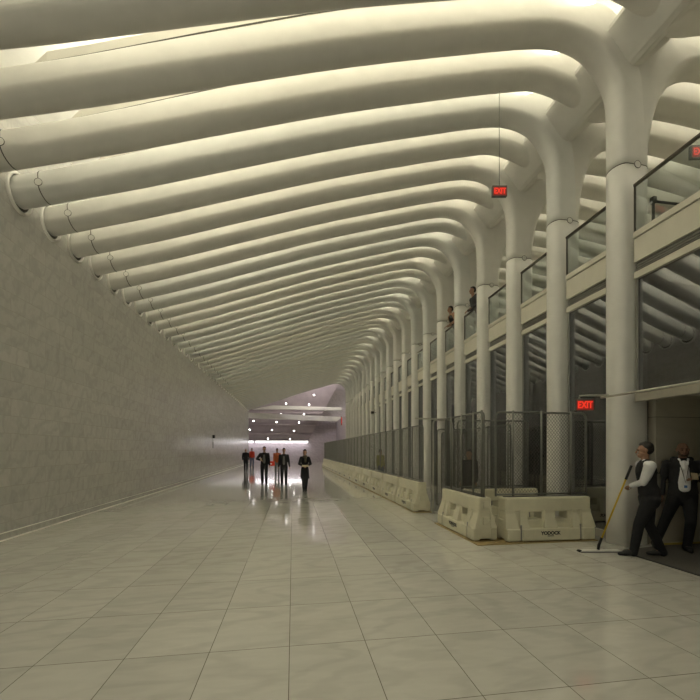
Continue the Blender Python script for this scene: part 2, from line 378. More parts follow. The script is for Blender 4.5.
# ------------------------------------------------------------------ bays: fascia, balustrade, shop glass
NB = 22
for k in range(-1, NB):
    y1 = yc(2*k+1)-.255; y0 = yc(2*k-1)+.255
    if k < 0: continue
    L_ = y1-y0; who = 'beside the nearest column' if k == 0 else 'between the %s and %s columns' % (ORD[k-1], ORD[k])
    if k == 0: who = 'in front of the nearest column, at the right edge'
    # fascia
    t = empty('balcony_fascia', (5.8, y0, 4.6)); tag(t, 'cream balcony edge panel ' + who, 'fascia', 'cream balcony edge panels')
    f = B(.0, .17, 0, L_, .28, .68); link('panel', f, M['fascia'], t)
    link('cap', B(-.02, .18, 0, L_, .695, .80, bev=.006), M['fascia'], t)
    link('shadow_gap', B(.02, .16, 0, L_, .68, .695), M['grille'], t)
    link('air_grille', B(.05, .17, 0, L_, .12, .28), M['grille'], t)
    if k < 8:
        bm = bmn()
        for q in range(3): box(bm, .035, .06, 0, L_, .15+q*.04, .163+q*.04)
        link('grille_slat', bm, M['frame'], t)
    link('sill', B(.0, .17, 0, L_, 0, .115, bev=.005), M['fascia'], t)
    # balustrade
    t = empty('glass_balustrade', (5.8, y0, 5.4)); tag(t, 'clear glass balustrade with dark handrail ' + who, 'balustrade', 'glass balustrades on the balcony')
    link('glass_panel', B(0, .014, .01, L_-.01, 0, .80), M['clearglass'], t)
    link('handrail', B(-.02, .035, 0, L_, .785, .83, bev=.008), M['handrail'], t)
    link('edge_post', B(-.008, .022, L_-.022, L_-.004, 0, .785), M['handrail'], t)
    # shop window
    zb = 2.49 if k == 0 else 0
    t = empty('shop_window', (5.86, y0, zb)); tag(t, 'tall dark tinted window below the balcony ' + who, 'window', 'tinted windows between the columns')
    link('pane', B(0, .014, .0, L_, .05, 4.6-zb), M['shopglass'], t)
    link('bottom_rail', B(-.05, .07, 0, L_, 0, .14, bev=.004), M['sillm'], t)
    link('side_frame', B(-.02, .05, L_-.035, L_, .14, 4.6-zb), M['frame'], t)
# ------------------------------------------------------------------ far end
bm = bmn()
P = [(-5.4, 46.75), (6.6, 51.0)]
d = Vector((P[1][0]-P[0][0], P[1][1]-P[0][1])).normalized(); nrm = Vector((-d.y, d.x))*.35
quad = [(P[0][0], P[0][1]), (P[1][0], P[1][1]), (P[1][0]+nrm.x, P[1][1]+nrm.y), (P[0][0]+nrm.x, P[0][1]+nrm.y)]
prism(bm, quad, 2, 5.5, 6.15)
o = link('cross_beam', bm, M['white']); tag(o, 'straight cream beam spanning the far end of the hall below the last rib', 'beam')
bm = bmn()
pts = [(-4.9, 6.55, 46.6), (-2.4, 7.05, 46.6), (1, 7.0, 46.6), (6.0, 6.95, 46.6), (6.0, 6.55, 46.6), (-1, 6.62, 46.6)]
prism(bm, [(p[0], p[1]) for p in [(p[0], p[1]) for p in pts]], 1, 46.6, 47.1)
o = link('arch_beam', bm, M['white']); tag(o, 'upper cream wedge-shaped beam closing the arch above the straight end beam', 'beam')
# sloping soffit with downlights
sf0 = (52.0, 2.95); sf1 = (48.4, 9.8)
def sp(x, t, off=0): return Vector((x, sf0[0]+(sf1[0]-sf0[0])*t, sf0[1]+(sf1[1]-sf0[1])*t-off))
bm = bmn(); q = []
for off in (0, -.3): q.append([bm.verts.new(sp(x, t, off)) for x, t in ((-8.7, 0), (2.1, 0), (5.6, 1), (-8.7, 1))])
bm.faces.new(q[0]); bm.faces.new(q[1][::-1])
for k in range(4): bm.faces.new((q[0][k], q[1][k], q[1][(k+1) % 4], q[0][(k+1) % 4]))
structure('ceiling_slope', bm, M['soffit'])
for j, t in enumerate((.13, .30, .52)):
    c = sp(0, t, .0); structure('trim_%d' % (4+j), B(-8.7, 2.1+3.5*t, c.y-.16, c.y+.06, c.z-.09, c.z+.12), M['dark'] if 0 else M['soffit'])
th = math.atan2(sf1[1]-sf0[1], sf0[0]-sf1[0])
def unproj(px, py):      # lamp positions on the slope, from the sight lines of the photograph
    u = px-350; c, s = math.cos(TH), math.sin(TH); r = Vector((u*c+375*s, 375*c-u*s, 449.5-py)); o = Vector((0, 0, 1.67))
    n = Vector((0, sf1[1]-sf0[1], -(sf1[0]-sf0[0]))); k = (sp(0, 0)-o).dot(n)/r.dot(n); return o+r*k
DL = [(314, 395, 'top'), (286, 403.6, 'second'), (309, 404.6, 'second'), (281, 413, 'third'), (304, 414, 'third'), (253.5, 421, 'fourth'), (276.5, 422, 'fourth'), (299, 422.4, 'fourth'),
      (249.6, 429.6, 'fifth'), (272, 430, 'fifth'), (294, 431, 'fifth'), (268, 438.6, 'lowest'), (290, 439, 'lowest')]
cnt = {}
for px, py, row in DL:
    p = unproj(px, py)
    n = sum(1 for d_ in DL if d_[2] == row); cnt[row] = cnt.get(row, 0)+1
    side = 'only lamp' if n == 1 else (('left', 'right')[cnt[row]-1] if n == 2 else ('left', 'middle', 'right')[cnt[row]-1])+' lamp'
    t = empty('downlight', p); t.rotation_euler = (math.pi-th if 0 else -(math.pi/2-th)-math.pi/2+math.pi/2, 0, 0)
    t.rotation_euler = (0, 0, 0)
    tag(t, 'small round recessed downlight, %s of the %s row on the lilac-lit far slope' % (side, row), 'light', 'downlights on the far slope')
    nv = Vector((0, -(sf1[1]-sf0[1]), (sf1[0]-sf0[0]))).normalized()
    rot = nv.to_track_quat('Z', 'Y').to_matrix()
    for nm, r, h0, h1, mm in (('trim_ring', .11, -.02, .02, M['rail']), ('lens', .075, .015, .035, M['lamp'])):
        bm = bmn(); bmesh.ops.create_cone(bm, cap_ends=True, segments=18, radius1=r, radius2=r, depth=h1-h0)
        for v in bm.verts: v.co = rot @ (v.co+Vector((0, 0, (h0+h1)/2)))
        link(nm, bm, mm, t)
t = empty('linear_light', (0, YE-.1, 2.72)); tag(t, 'long bright strip light along the base of the far slope', 'light')
link('lens', B(-4.95, 2.0, -.06, .0, -.13, .10), M['strip'], t); link('housing', B(-5, 2.05, -.1, .09, .10, .2), M['rail'], t)
t = empty('linear_light', (0, YE-.1, 2.72)); tag(t, 'short glowing strip added for a reflection, left of the vertical wall edge at the far end', 'light')  # added glow standing in for the strip light's reflection in the left wall
link('lens', B(-8.6, -5.3, -.06, .0, -.13, .10), M['strip'], t); link('housing', B(-8.65, -5.25, -.1, .09, .10, .2), M['rail'], t)
area('end_wash', (-2, YE-.5, 2.6), (0, 0, 0), 8, .3, END_P*.3, (1, .93, .97))
area('end_wash', (0, 44.5, 10.2), (math.radians(55), 0, 0), 9, 1, END_P*1.8, (1, .90, .97))
# ------------------------------------------------------------------ water-filled barriers
def text_mesh(name, body, size, m, parent, extr=.002, bold=0):
    cu = bpy.data.curves.new(name, 'FONT'); cu.body = body; cu.size = size; cu.extrude = extr; cu.align_x = 'CENTER'; cu.align_y = 'CENTER'; cu.offset = bold
    o = bpy.data.objects.new(name, cu); COL.objects.link(o)
    dg = bpy.context.evaluated_depsgraph_get(); dg.update()
    me = bpy.data.meshes.new_from_object(o.evaluated_get(dg)); me.name = name
    bpy.data.objects.remove(o); me.materials.clear(); me.materials.append(m)
    o = bpy.data.objects.new(name, me); COL.objects.link(o); o.parent = parent; return o
def make_barrier(LEN=1.71):
    """origin base centre, length along x, front faces -y"""
    t = empty('barrier')
    bm = bmn(); h = LEN/2
    # continuous core with two openings
    wx = [(-.40, -.13), (.14, .38)]
    box(bm, -h, h, -.12, .12, .04, .385, bev=.02)
    box(bm, -h+.01, h-.01, -.13, .13, .52, .785, bev=.03)
    for a, b in ((-h+.02, wx[0][0]), (wx[0][1], wx[1][0]), (wx[1][1], h-.02)): box(bm, a, b, -.12, .12, .36, .56, bev=.01)
    # flaring buttresses
    def butt(x0, x1, s):
        sec = [(s*.10, .56), (s*.135, .56), (s*.135, .50), (s*.215, .235), (s*.10, .235)]
        A = [bm.verts.new((x0-(.04 if z < .3 else 0), y, z)) for y, z in sec]; C = [bm.verts.new((x1+(.04 if z < .3 else 0), y, z)) for y, z in sec]
        n = len(sec); bm.faces.new(A); bm.faces.new(C[::-1])
        for k in range(n): bm.faces.new((A[k], C[k], C[(k+1) % n], A[(k+1) % n]))
    for s in (-1, 1):
        for x0, x1 in ((-h+.015, -h+.20), (-.56, -.46), (-.08, .09), (.46, .56), (h-.20, h-.015)): butt(x0, x1, s)
        # base ledge blocks with strap grooves between
        for x0, x1 in ((-h, -.60), (-.57, .56), (.59, h)): box(bm, x0, x1, min(s*.10, s*.232), max(s*.10, s*.232), .012, .235, bev=.022)
        box(bm, -.62, .62, min(s*.1, s*.205), max(s*.1, s*.205), .03, .22)
    link('body', bm, M['barrier'], t)
    link('lug', B(h-.01, h+.022, -.05, .05, .30, .44, bev=.01), M['barrier'], t)
    link('lug', B(h-.01, h+.022, -.05, .05, .60, .72, bev=.01), M['barrier'], t)
    for x in (-.585, .575):
        link('strap_groove', (lambda b: (box(b, x-.012, x+.012, -.215, -.20, .03, .30), b)[1])(bmn()), M['frame'], t)
    g = text_mesh('logo', 'YODOCK', .085, M['ink'], t, .0015, .0035); g.location = (-.03, -.2345, .15); g.rotation_euler = (math.pi/2, 0, 0); g['label'] = 'black lettered maker logo'
    link('web_line', B(-.09, .03, -.2350, -.2335, .095, .108), M['ink'], t)
    bm = bmn(); box(bm, -h+.05, h-.05, -.03, .03, .78, .80); link('top_slot', bm, M['grille'], t)
    return t
def make_board(L_, W_):
    return B(-L_/2, L_/2, -W_/2, W_/2, 0, .012)
proto = make_barrier()
fb = proto; fb.location = (4.63, 6.37, .012); fb.rotation_euler = (0, 0, math.radians(-1.5))
tag(fb, 'cream plastic barrier facing the camera beside the nearest column', 'barrier', 'cream plastic barriers')
lb = copy_tree(proto); lb.location = (3.44, 7.19, .012); lb.rotation_euler = (0, 0, math.radians(-90))
tag(lb, 'cream plastic barrier seen at an angle, corner of the fenced enclosure', 'barrier')
bb = copy_tree(proto); bb.location = (4.62, 7.85, .012); bb.rotation_euler = (0, 0, 0)
tag(bb, 'cream plastic barrier behind the front one, inside the fenced enclosure', 'barrier')
o = link('floor_board', (lambda b: (box(b, 3.62, 5.52, 6.10, 6.62, 0, .012), b)[1])(bmn()), M['board']); tag(o, 'tan protective strip under the front cream barrier', 'board')
o = link('floor_board', B(3.17, 3.615, 6.10, 8.12, 0, .012), M['board']); tag(o, 'tan protective strip under the angled corner barrier', 'board')
R0, R1 = Vector((3.40, 9.5, 0)), Vector((2.97, 35.9, 0)); RD = (R1-R0).normalized(); NBAR = 14
rrot = math.atan2(RD.y, RD.x)
for k in range(NBAR):
    o = copy_tree(proto); p = R0+RD*(.93+k*1.88); o.location = (p.x, p.y, .012); o.rotation_euler = (0, 0, rrot-math.pi)
    tag(o, 'cream plastic barrier in the long fence row, %s from the camera end' % ORD[k].replace('nearest', 'first'), 'barrier')
bm = B(0, 26.4, -.25, .25, 0, .012); o = link('floor_board', bm, M['board']); o.location = R0; o.rotation_euler = (0, 0, rrot)
tag(o, 'long tan protective strip under the row of barriers', 'board')
# ------------------------------------------------------------------ chain-link fence
def make_fence(Wd, H, posts, r=.019, s=.062, wr=.0035, framem='galv'):
    t = empty('fence_panel')
    bm = bmn(); c = .10; pts = [(-Wd/2, 0, .0)]
    for cx, a0 in ((-Wd/2+c, math.pi), (Wd/2-c, math.pi/2)):
        for k in range(6): a = a0-k*math.pi/10; pts.append((cx+math.cos(a)*c, 0, H-c+math.sin(a)*c))
    pts.append((Wd/2, 0, 0)); tube(bm, pts, r, 8)
    tube(bm, [(-Wd/2, 0, .03), (Wd/2, 0, .03)], r*.9, 8)
    link('frame', bm, M[framem], t, True)
    for x in posts:
        bm = bmn(); tube(bm, [(x, -.02, 0), (x, -.02, H+.03)], r, 8); link('post', bm, M[framem], t, True)
    bm = bmn(); z0, z1 = .05, H-.02; x0, x1 = -Wd/2+.01, Wd/2-.01
    n = int((Wd+H)/s)
    for sg in (1, -1):
        for k in range(-n, n+1):
            # line x = xc + sg*(z)*.9
            xc = k*s*1.0; sl = .85*sg
            za, zb = z0, z1
            lo, hi = sorted(((x0-xc)/sl, (x1-xc)/sl)); za = max(za, lo); zb = min(zb, hi)
            if zb-za < .02: continue
            a = Vector((xc+sl*za, .004*sg, za)); b = Vector((xc+sl*zb, .004*sg, zb))
            dd = (b-a).normalized(); u = Vector((0, 1, 0)); v = dd.cross(u)
            A = [bm.verts.new(a+(u*math.cos(q)+v*math.sin(q))*wr) for q in (0, 2.1, 4.2)]; C = [bm.verts.new(b+(u*math.cos(q)+v*math.sin(q))*wr) for q in (0, 2.1, 4.2)]
            for q in range(3): bm.faces.new((A[q], A[(q+1) % 3], C[(q+1) % 3], C[q]))
    link('chain_link', bm, M['wire'], t)
    return t
ff = make_fence(1.84, 1.54, [-.59, -.02, .59]); ff.location = (4.58, 6.37, .815)
tag(ff, 'chain-link fence panel on the cream barrier facing the camera', 'fence', 'chain-link fence panels')
lf = make_fence(1.72, 1.54, [-.5, .0, .5, .82]); lf.location = (3.40, 7.18, .815); lf.rotation_euler = (0, 0, math.radians(-90))
tag(lf, 'chain-link fence panel on the angled corner barrier', 'fence', 'chain-link fence panels')
bf = make_fence(1.7, 1.50, [.35]); bf.location = (4.45, 7.85, .815)
tag(bf, 'chain-link fence panel behind the front panel, on the inner barrier', 'fence', 'chain-link fence panels')
rf = make_fence(1.83, 1.50, [0.0], s=.06, wr=.0031)
for k in range(NBAR):
    o = rf if k == 0 else copy_tree(rf); p = R0+RD*(.93+k*1.88); o.location = (p.x, p.y, .815); o.rotation_euler = (0, 0, rrot)
    tag(o, 'chain-link fence panel on the long barrier row, %s from the camera end' % ORD[k].replace('nearest', 'first'), 'fence', 'chain-link fence panels')
gf = make_fence(.55, 2.42, [], r=.022, framem='galvl'); gf.location = (3.86, 9.3, .02); gf.rotation_euler = (0, 0, .12)
bm = bmn(); tube(bm, [(-.8, -.03, 2.44), (.22, -.03, 2.44)], .02, 8); link('brace_pipe', bm, M['galvl'], gf, True)
tag(gf, 'narrow pale-framed fence gate standing on the floor between the two barrier groups', 'fence', 'chain-link fence panels')
for (x, y, rz, w, lab) in ((5.15, 9.4, math.pi/2, 2.2, 'dark fence panel standing on the floor against the tinted windows behind the enclosure'),
                         (5.35, 11.9, math.pi/2, 2.2, 'dark fence panel farther back against the tinted windows, behind the long row'),
                         (4.72, 10.6, 0, 1.0, 'dark fence panel standing crosswise deep behind the enclosure')):
    o = make_fence(w, 2.25, [0.0]); o.location = (x, y, .02); o.rotation_euler = (0, 0, rz); tag(o, lab, 'fence', 'chain-link fence panels')
# ------------------------------------------------------------------ exit signs
def exit_sign(loc, rz, wd, ht, label, two=False):
    t = empty('exit_sign', loc, rz); tag(t, label, 'sign', 'red exit signs')
    link('housing', B(-wd/2-.02, wd/2+.02, 0, .06, -ht/2-.015, ht/2+.04, bev=.005), M['signbox'], t)
    link('face', B(-wd/2, wd/2, -.006, 0, -ht/2, ht/2), M['signback'], t)
    g = text_mesh('lettering', 'EXIT', ht*.98, M['signred'], t, .003, .004)
    bx = [v.co.x for v in g.data.vertices]; g.scale = (wd*.9/(max(bx)-min(bx)), 1, 1)
    g.location = (0, -.008, 0); g.rotation_euler = (math.pi/2, 0, 0)
    return t
t = exit_sign((4.0, 6.81, 6.72), -TH, .25, .155, 'red EXIT sign hanging on a thin rod from a roof rib')
bm = bmn(); tube(bm, [(0, .03, .1), (0, .03, 1.98)], .006, 6); link('hanging_rod', bm, M['galv'], t, True)
t = exit_sign((5.14, 5.97, 2.46), -.3, .27, .17, 'red EXIT sign on a pipe bracket left of the nearest column')
bm = bmn(); tube(bm, [(-.08, .03, .11), (-.08, .03, .17), (.38, .0, .17)], .018, 8); link('pipe_bracket', bm, M['galvl'], t, True)
exit_sign((6.9, 5.45, 6.77), -.2, .26, .17, 'red EXIT sign at the right edge behind the balcony handrail')
t = exit_sign((5.2, 40.2, 4.75), 1.3, .5, .9, 'tiny red sign at the far end of the column row')
bm = bmn(); tube(bm, [(0, 0, 0), (.05, -1.6, .0)], .02, 8); o = link('conduit_pipe', bm, M['galvl'], None, True); o.location = (5.37, 5.87, 2.585)
tag(o, 'thin pale conduit pipe crossing the nearest column above the workers', 'pipe')
# ------------------------------------------------------------------ small things
t = empty('wall_intercom', (XW+.0, 26.1, 2.3)); tag(t, 'small black device strip on the marble wall near the far end', 'intercom')
link('dome', B(0, .14, -.12, .12, .12, .34, bev=.03), M['ink'], t); link('plate', B(0, .04, -.05, .05, -.55, -.12, bev=.01), M['grille'], t)
link('cable', B(0, .015, -.01, .01, -.12, .14), M['grille'], t)
t = empty('security_camera', (5.3, 24.6, 4.15)); tag(t, 'small dark security camera on a column above the long fence', 'camera')
link('housing', B(-.16, .02, -.22, -.02, -.1, .06, bev=.02), M['ink'], t); link('arm', B(-.02, .2, -.1, -.06, -.04, 0), M['galv'], t)
t = empty('belt_stanchion', (6.55, 5.98, 5.41)); tag(t, 'thin black belt stanchion post on the balcony behind the glass', 'stanchion')
bm = bmn(); tube(bm, [(0, 0, -.13), (0, 0, .8)], .025, 10); link('post', bm, M['galv'], t, True)
link('head', B(-.04, .04, -.04, .04, .78, .9, bev=.01), M['ink'], t); link('belt', B(.03, .8, -.003, .003, .80, .85), M['ink'], t)
link('base', (lambda b: (bmesh.ops.create_cone(b, cap_ends=True, segments=20, radius1=.17, radius2=.15, depth=.03), bmesh.ops.translate(b, verts=b.verts, vec=(0, 0, -.115)), b)[2])(bmn()), M['ink'], t)
# mat on the floor
bm = bmn(); poly = [(5.33, 3.0), (9.7, 3.0), (9.7, 5.62), (6.3, 5.62), (5.95, 5.55), (5.44, 5.48), (5.33, 5.4), (5.33, 4.24), (6.3, 4.24), (6.3, 3.74), (5.33, 3.74)]
prism(bm, poly, 2, 0, .008)
o = link('floor_mat', bm, M['mat']); tag(o, 'charcoal entrance mat under the two workers', 'mat')
e = link('mat_edge', B(5.29, 5.33, 4.0, 5.35, 0, .010), M['matedge'], o)
# ------------------------------------------------------------------ people
def capsule(bm, p0, r0, p1, r1, flat=None, n=14):
    p0, p1 = Vector(p0), Vector(p1); a = (p1-p0)
    a = a.normalized() if a.length > 1e-5 else Vector((0, 0, 1))
    u = a.orthogonal().normalized(); v = a.cross(u); rings = []
    for h, (p, r) in enumerate(((p0, r0), (p1, r1))):
        for k in range(5):
            lat = (-math.pi/2+.12+k*(math.pi/2-.12)/4) if h == 0 else (k*(math.pi/2-.12)/4)
            ring = []
            for j in range(n):
                q = j*2*math.pi/n; o = (u*math.cos(q)+v*math.sin(q))*(math.cos(lat)*r)+a*(math.sin(lat)*r)
                if flat: nv, f = flat; nv = Vector(nv).normalized(); o -= nv*(o.dot(nv)*(1-f))
                ring.append(bm.verts.new(p+o))
            rings.append(ring)
    for A, C in zip(rings, rings[1:]):
        for j in range(n): bm.faces.new((A[j], A[(j+1) % n], C[(j+1) % n], C[j]))
    bm.faces.new(rings[0][::-1]); bm.faces.new(rings[-1])
def ik(a, b, l1, l2, hint):
    a, b = Vector(a), Vector(b); d = b-a; D = min(d.length, (l1+l2)*.998); dn = d.normalized()
    x = (l1*l1-l2*l2+D*D)/(2*D); h = math.sqrt(max(0, l1*l1-x*x)); hv = Vector(hint); hv = (hv-dn*hv.dot(dn)).normalized()
    return a+dn*x+hv*h, a+dn*D
def remesh(name, bm, m, parent, vox, smooth=3):
    me = bpy.data.meshes.new(name); bmesh.ops.recalc_face_normals(bm, faces=bm.faces); bm.to_mesh(me); bm.free()
    o = bpy.data.objects.new(name, me); COL.objects.link(o)
    r = o.modifiers.new('r', 'REMESH'); r.mode = 'VOXEL'; r.voxel_size = vox
    if smooth: s = o.modifiers.new('s', 'SMOOTH'); s.factor = .5; s.iterations = smooth
    dg = bpy.context.evaluated_depsgraph_get(); dg.update()
    nm = bpy.data.meshes.new_from_object(o.evaluated_get(dg)); nm.name = name
    bpy.data.objects.remove(o); nm.materials.clear(); nm.materials.append(m)
    for p in nm.polygons: p.use_smooth = True
    o = bpy.data.objects.new(name, nm); COL.objects.link(o); o.parent = parent; return o
def person(label, loc, rz, H=1.75, near=False, top='black', legs='black', skin='skin', hair='hair', lean=0, step=.0, feet=None, hands=None,
           coat=None, shirt=None, sleeve=None, head_turn=0, bald=False, longhair=False, vest=False, slim=1.0, knee=None, grip=False, hscale=1.0, category='person', scarf=None, elbow=None):
    """figure faces local -y; left hand at +x"""
    k = H/1.75; V = lambda x, y, z: Vector((x*k, y*k, z*k))
    t = empty('person', loc, rz); tag(t, label, category)
    vox = .008 if near else .013
    ln = lean
    hip = V(0, 0, .93); waist = V(0, -ln*.35, 1.08); chest = V(0, -ln*.8, 1.30); neck = V(0, -ln, 1.47); head = V(0, -ln*1.1-.015, 1.635)
    sh = {s: V(s*.175*slim, -ln*.92, 1.415) for s in (1, -1)}
    hp = {s: V(s*.085, 0, .90) for s in (1, -1)}
    feet = feet or {1: (.10, -step, 0), -1: (-.10, step, 0)}
    hands = hands or {1: (.225, -.04, .79), -1: (-.225, -.04, .79)}
    Hd = {}; El = {}; An = {}; Kn = {}
    for s in (1, -1):
        fx, fy, fz = feet[s]; An[s] = V(fx, fy+.03, fz+.085)
        Kn[s], An[s] = ik(hp[s], An[s], .425*k, .425*k, (knee or {1: (0.05, -1, 0), -1: (-.05, -1, 0)})[s])
        eh = (elbow or {1: (.5, 1, -.4), -1: (-.5, 1, -.4)})[s]
        El[s], Hd[s] = ik(sh[s], V(*hands[s]), .285*k, .25*k, eh)
    # ---- body, one continuous skin
    bm = bmn()
    hm = Matrix.Rotation(head_turn, 3, 'Z')
    def HP(x, y, z): return head+hm @ (Vector((x, y, z))*k)
    capsule(bm, neck-V(0, 0, .05), .055*k, head-V(0, -.015, .07), .052*k)
    capsule(bm, HP(0, .012, .025), .088*k, HP(0, .022, .035), .086*k, (hm @ Vector((1, 0, 0)), .84))
    capsule(bm, HP(0, -.02, -.055), .060*k, HP(0, -.038, -.075), .042*k, (hm @ Vector((1, 0, 0)), .95))
    capsule(bm, HP(0, -.086, -.005), .010*k, HP(0, -.096, -.032), .0145*k)
    capsule(bm, HP(-.03, -.073, .018), .012*k, HP(.03, -.073, .018), .012*k)
    capsule(bm, HP(-.015, -.082, -.064), .0085*k, HP(.015, -.082, -.064), .0085*k)
    for s in (1, -1): capsule(bm, HP(s*.078, .012, .012), .014*k, HP(s*.076, .014, -.022), .010*k)
    capsule(bm, chest, .13*k*slim, waist, .11*k*slim, ((0, 1, 0), .7)); capsule(bm, waist, .11*k*slim, hip, .12*k*slim, ((0, 1, 0), .75))
    capsule(bm, sh[1], .05*k, sh[-1], .05*k); capsule(bm, neck-V(0, 0, .05), .05*k, chest, .1*k, ((0, 1, 0), .7))
    for s in (1, -1):
        capsule(bm, sh[s], .05*k, El[s], .038*k); capsule(bm, El[s], .038*k, Hd[s], .025*k)
        capsule(bm, hp[s], .075*k, Kn[s], .052*k); capsule(bm, Kn[s], .05*k, An[s], .034*k)
        capsule(bm, An[s], .034*k, An[s]+V(0, -.10, -.045), .03*k)
        # hand
        f = (Hd[s]-El[s]).normalized(); side = Vector((0, 0, 1)).cross(f); side = side.normalized() if side.length > .1 else Vector((0, 1, 0))
        if abs(f.z) > .8: side = Vector((0, 1, 0))
        up = f.cross(side).normalized(); pc = Hd[s]+f*.045*k
        capsule(bm, Hd[s], .024*k, Hd[s]+f*.07*k, .034*k, (up, .5))
        g = grip and grip == s
        for q, L_ in enumerate((.068, .078, .073, .058)):
            b0 = Hd[s]+f*.082*k+side*((q-1.5)*.0185*k)
            bend = (.9 if g else .35)
            dn = -up if not g else -up
            d1 = (f*math.cos(bend*.6)+dn*math.sin(bend*.6)); d2 = (f*math.cos(bend*2)+dn*math.sin(bend*2)); d3 = (f*math.cos(bend*3.0)+dn*math.sin(bend*3.0))
            b1 = b0+d1*L_*.45*k; b2 = b1+d2*L_*.32*k; b3 = b2+d3*L_*.25*k
            capsule(bm, b0-f*.02*k, .0095*k, b1, .0088*k, n=8); capsule(bm, b1, .0088*k, b2, .008*k, n=8); capsule(bm, b2, .008*k, b3, .007*k, n=8)
        sd = -s if not g else 1
        ts = Hd[s]+f*.025*k-side*.028*k; te = ts-side*.022*k+f*.032*k-up*.01*k
        capsule(bm, ts, .012*k, te, .0105*k, n=8); capsule(bm, te, .0105*k, te+f*.025*k-up*.018*k, .0085*k, n=8)
    remesh('body', bm, M[skin], t, .0055 if near else .012, 2)
    # ---- trousers
    bm = bmn()
    capsule(bm, hip+V(0, 0, .10), .145*k*slim, hip+V(0, .01, -.03), .155*k*slim, ((0, 1, 0), .72))
    for s in (1, -1):
        capsule(bm, hp[s]+V(0, 0, .0), .098*k*slim, Kn[s], .073*k); capsule(bm, Kn[s], .074*k, An[s]+V(0, .01, -.03), .060*k)
    remesh('trousers', bm, M[legs], t, vox)
    for s in (1, -1):
        bm = bmn(); a = An[s]
        capsule(bm, a+V(0, .02, -.02), .052*k, a+V(s*.012, -.10, -.050), .044*k, n=12); capsule(bm, a+V(s*.012, -.10, -.055), .04*k, a+V(s*.018, -.17, -.06), .028*k, n=12)
        zmin = a.z-.085*k
        for v in bm.verts: v.co.z = max(v.co.z, zmin)
        link('shoe', bm, M['ink'], t, True)
    # ---- top garment
    bm = bmn(); fat = (1.0 if vest else 1.12)*slim
    capsule(bm, chest+V(0, 0, .02), .16*k*fat, waist, .142*k*fat, ((0, 1, 0), .68)); capsule(bm, waist, .142*k*fat, hip+V(0, 0, .02 if not vest else .08), .155*k*fat, ((0, 1, 0), .73))
    q_ = .06 if vest else .02; capsule(bm, sh[1]-V(q_, 0, .01), .062*k, sh[-1]+V(q_, 0, -.01), .062*k)
    capsule(bm, neck-V(0, -.02 if shirt else 0, .08 if shirt else .06), (.056 if shirt else .064)*k, chest+V(0, 0, .08), .12*k, ((0, 1, 0), .75))
    if coat:
        capsule(bm, hip, .165*k, V(0, 0, coat), .20*k, ((0, 1, 0), .75))
    arm = bmn() if (vest or sleeve) else bm
    for s in (1, -1):
        capsule(arm, sh[s]-V(s*.0, 0, .01), (.080 if vest else .070)*k, El[s], (.064 if vest else .056)*k); capsule(arm, El[s], .056*k, Hd[s]-(Hd[s]-El[s])*.06, .041*k)
    if coat:
        for v in bm.verts:
            if v.co.z < coat*k: v.co.z = coat*k
    remesh('waistcoat' if vest else ('coat' if coat else 'jacket'), bm, M[top], t, vox)
    if arm is not bm:
        capsule(arm, neck-V(0, 0, .015), .062*k, chest+V(0, 0, .10), .11*k, ((0, 1, 0), .74)); capsule(arm, sh[1], .066*k, sh[-1], .066*k)
        remesh('shirt', arm, M[sleeve or 'shirt'], t, vox)
    if shirt:
        bm = bmn(); w = .078 if near else .06
        c0 = chest+V(0, -.0, .12); c1 = waist+V(0, 0, -.10)
        capsule(bm, neck-V(0, .0, .02), .062*k, neck-V(0, .03, .06), .055*k)
        if near: capsule(bm, neck-V(0, .085, .045), .046*k, chest+V(0, -.098, .03), .062*k)
        capsule(bm, chest+V(0, -.080, .04), w*k, waist+V(0, -.078, -.06), w*1.15*k, ((0, 1, 0), .9))
        remesh('shirt', bm, M[shirt], t, vox)
    if scarf:
        bm = bmn(); capsule(bm, neck-V(.05, .03, .01), .06*k, neck-V(-.05, .03, .01), .06*k); capsule(bm, neck-V(-.02, .09, .05), .05*k, chest+V(.02, -.13, -.05), .045*k)
        remesh('scarf', bm, M[scarf], t, vox)
    if near:
        for s in (1, -1):
            bm = bmn(); cy = .045 if vest else 0; capsule(bm, neck+V(s*.055, -.045+cy*.4, .015), .02*k, neck+V(s*.03, -.115+cy, -.065+cy*.5), .022*k, n=10); link('shirt_collar', bm, M['shirt'], t, True)
    # ---- hair, face
    if not bald:
        bm = bmn(); capsule(bm, HP(0, .040, .052), .093*k, HP(0, .052, .02), .084*k, (hm @ Vector((1, 0, 0)), .86))
        capsule(bm, HP(0, -.028, .095), .034*k, HP(0, .03, .105), .045*k)
        if longhair: capsule(bm, HP(0, .05, .0), .08*k, HP(0, .06, -.13), .06*k)
        cut = []
        remesh('hair', bm, M[hair], t, vox)
    else:
        bm = bmn(); capsule(bm, HP(-.03, -.062, -.088), .022*k, HP(.03, -.062, -.088), .022*k); capsule(bm, HP(-.052, -.03, -.06), .022*k, HP(-.06, .0, -.02), .014*k); capsule(bm, HP(.052, -.03, -.06), .022*k, HP(.06, .0, -.02), .014*k)
        capsule(bm, HP(-.022, -.092, -.05), .007*k, HP(.022, -.092, -.05), .007*k, n=8)
        remesh('beard', bm, M['stubble'], t, .006)
    if near:
        for s in (1, -1):
            bm = bmn(); capsule(bm, HP(s*.03, -.073, .0), .0095*k, HP(s*.031, -.073, .0), .0095*k, n=10); link('eye', bm, M['eye'], t, True)
            bm = bmn(); capsule(bm, HP(s*.017, -.083, .025), .004*k, HP(s*.043, -.076, .026), .004*k, n=8); link('eyebrow', bm, M['hair'], t, True)
        bm = bmn(); capsule(bm, HP(-.018, -.090, -.064), .0045*k, HP(.018, -.090, -.064), .0045*k, n=8); link('mouth', bm, M['lip'], t, True)
    return t, dict(El=El, Hd=Hd, head=head, chest=chest, neck=neck, An=An)
PI = math.pi
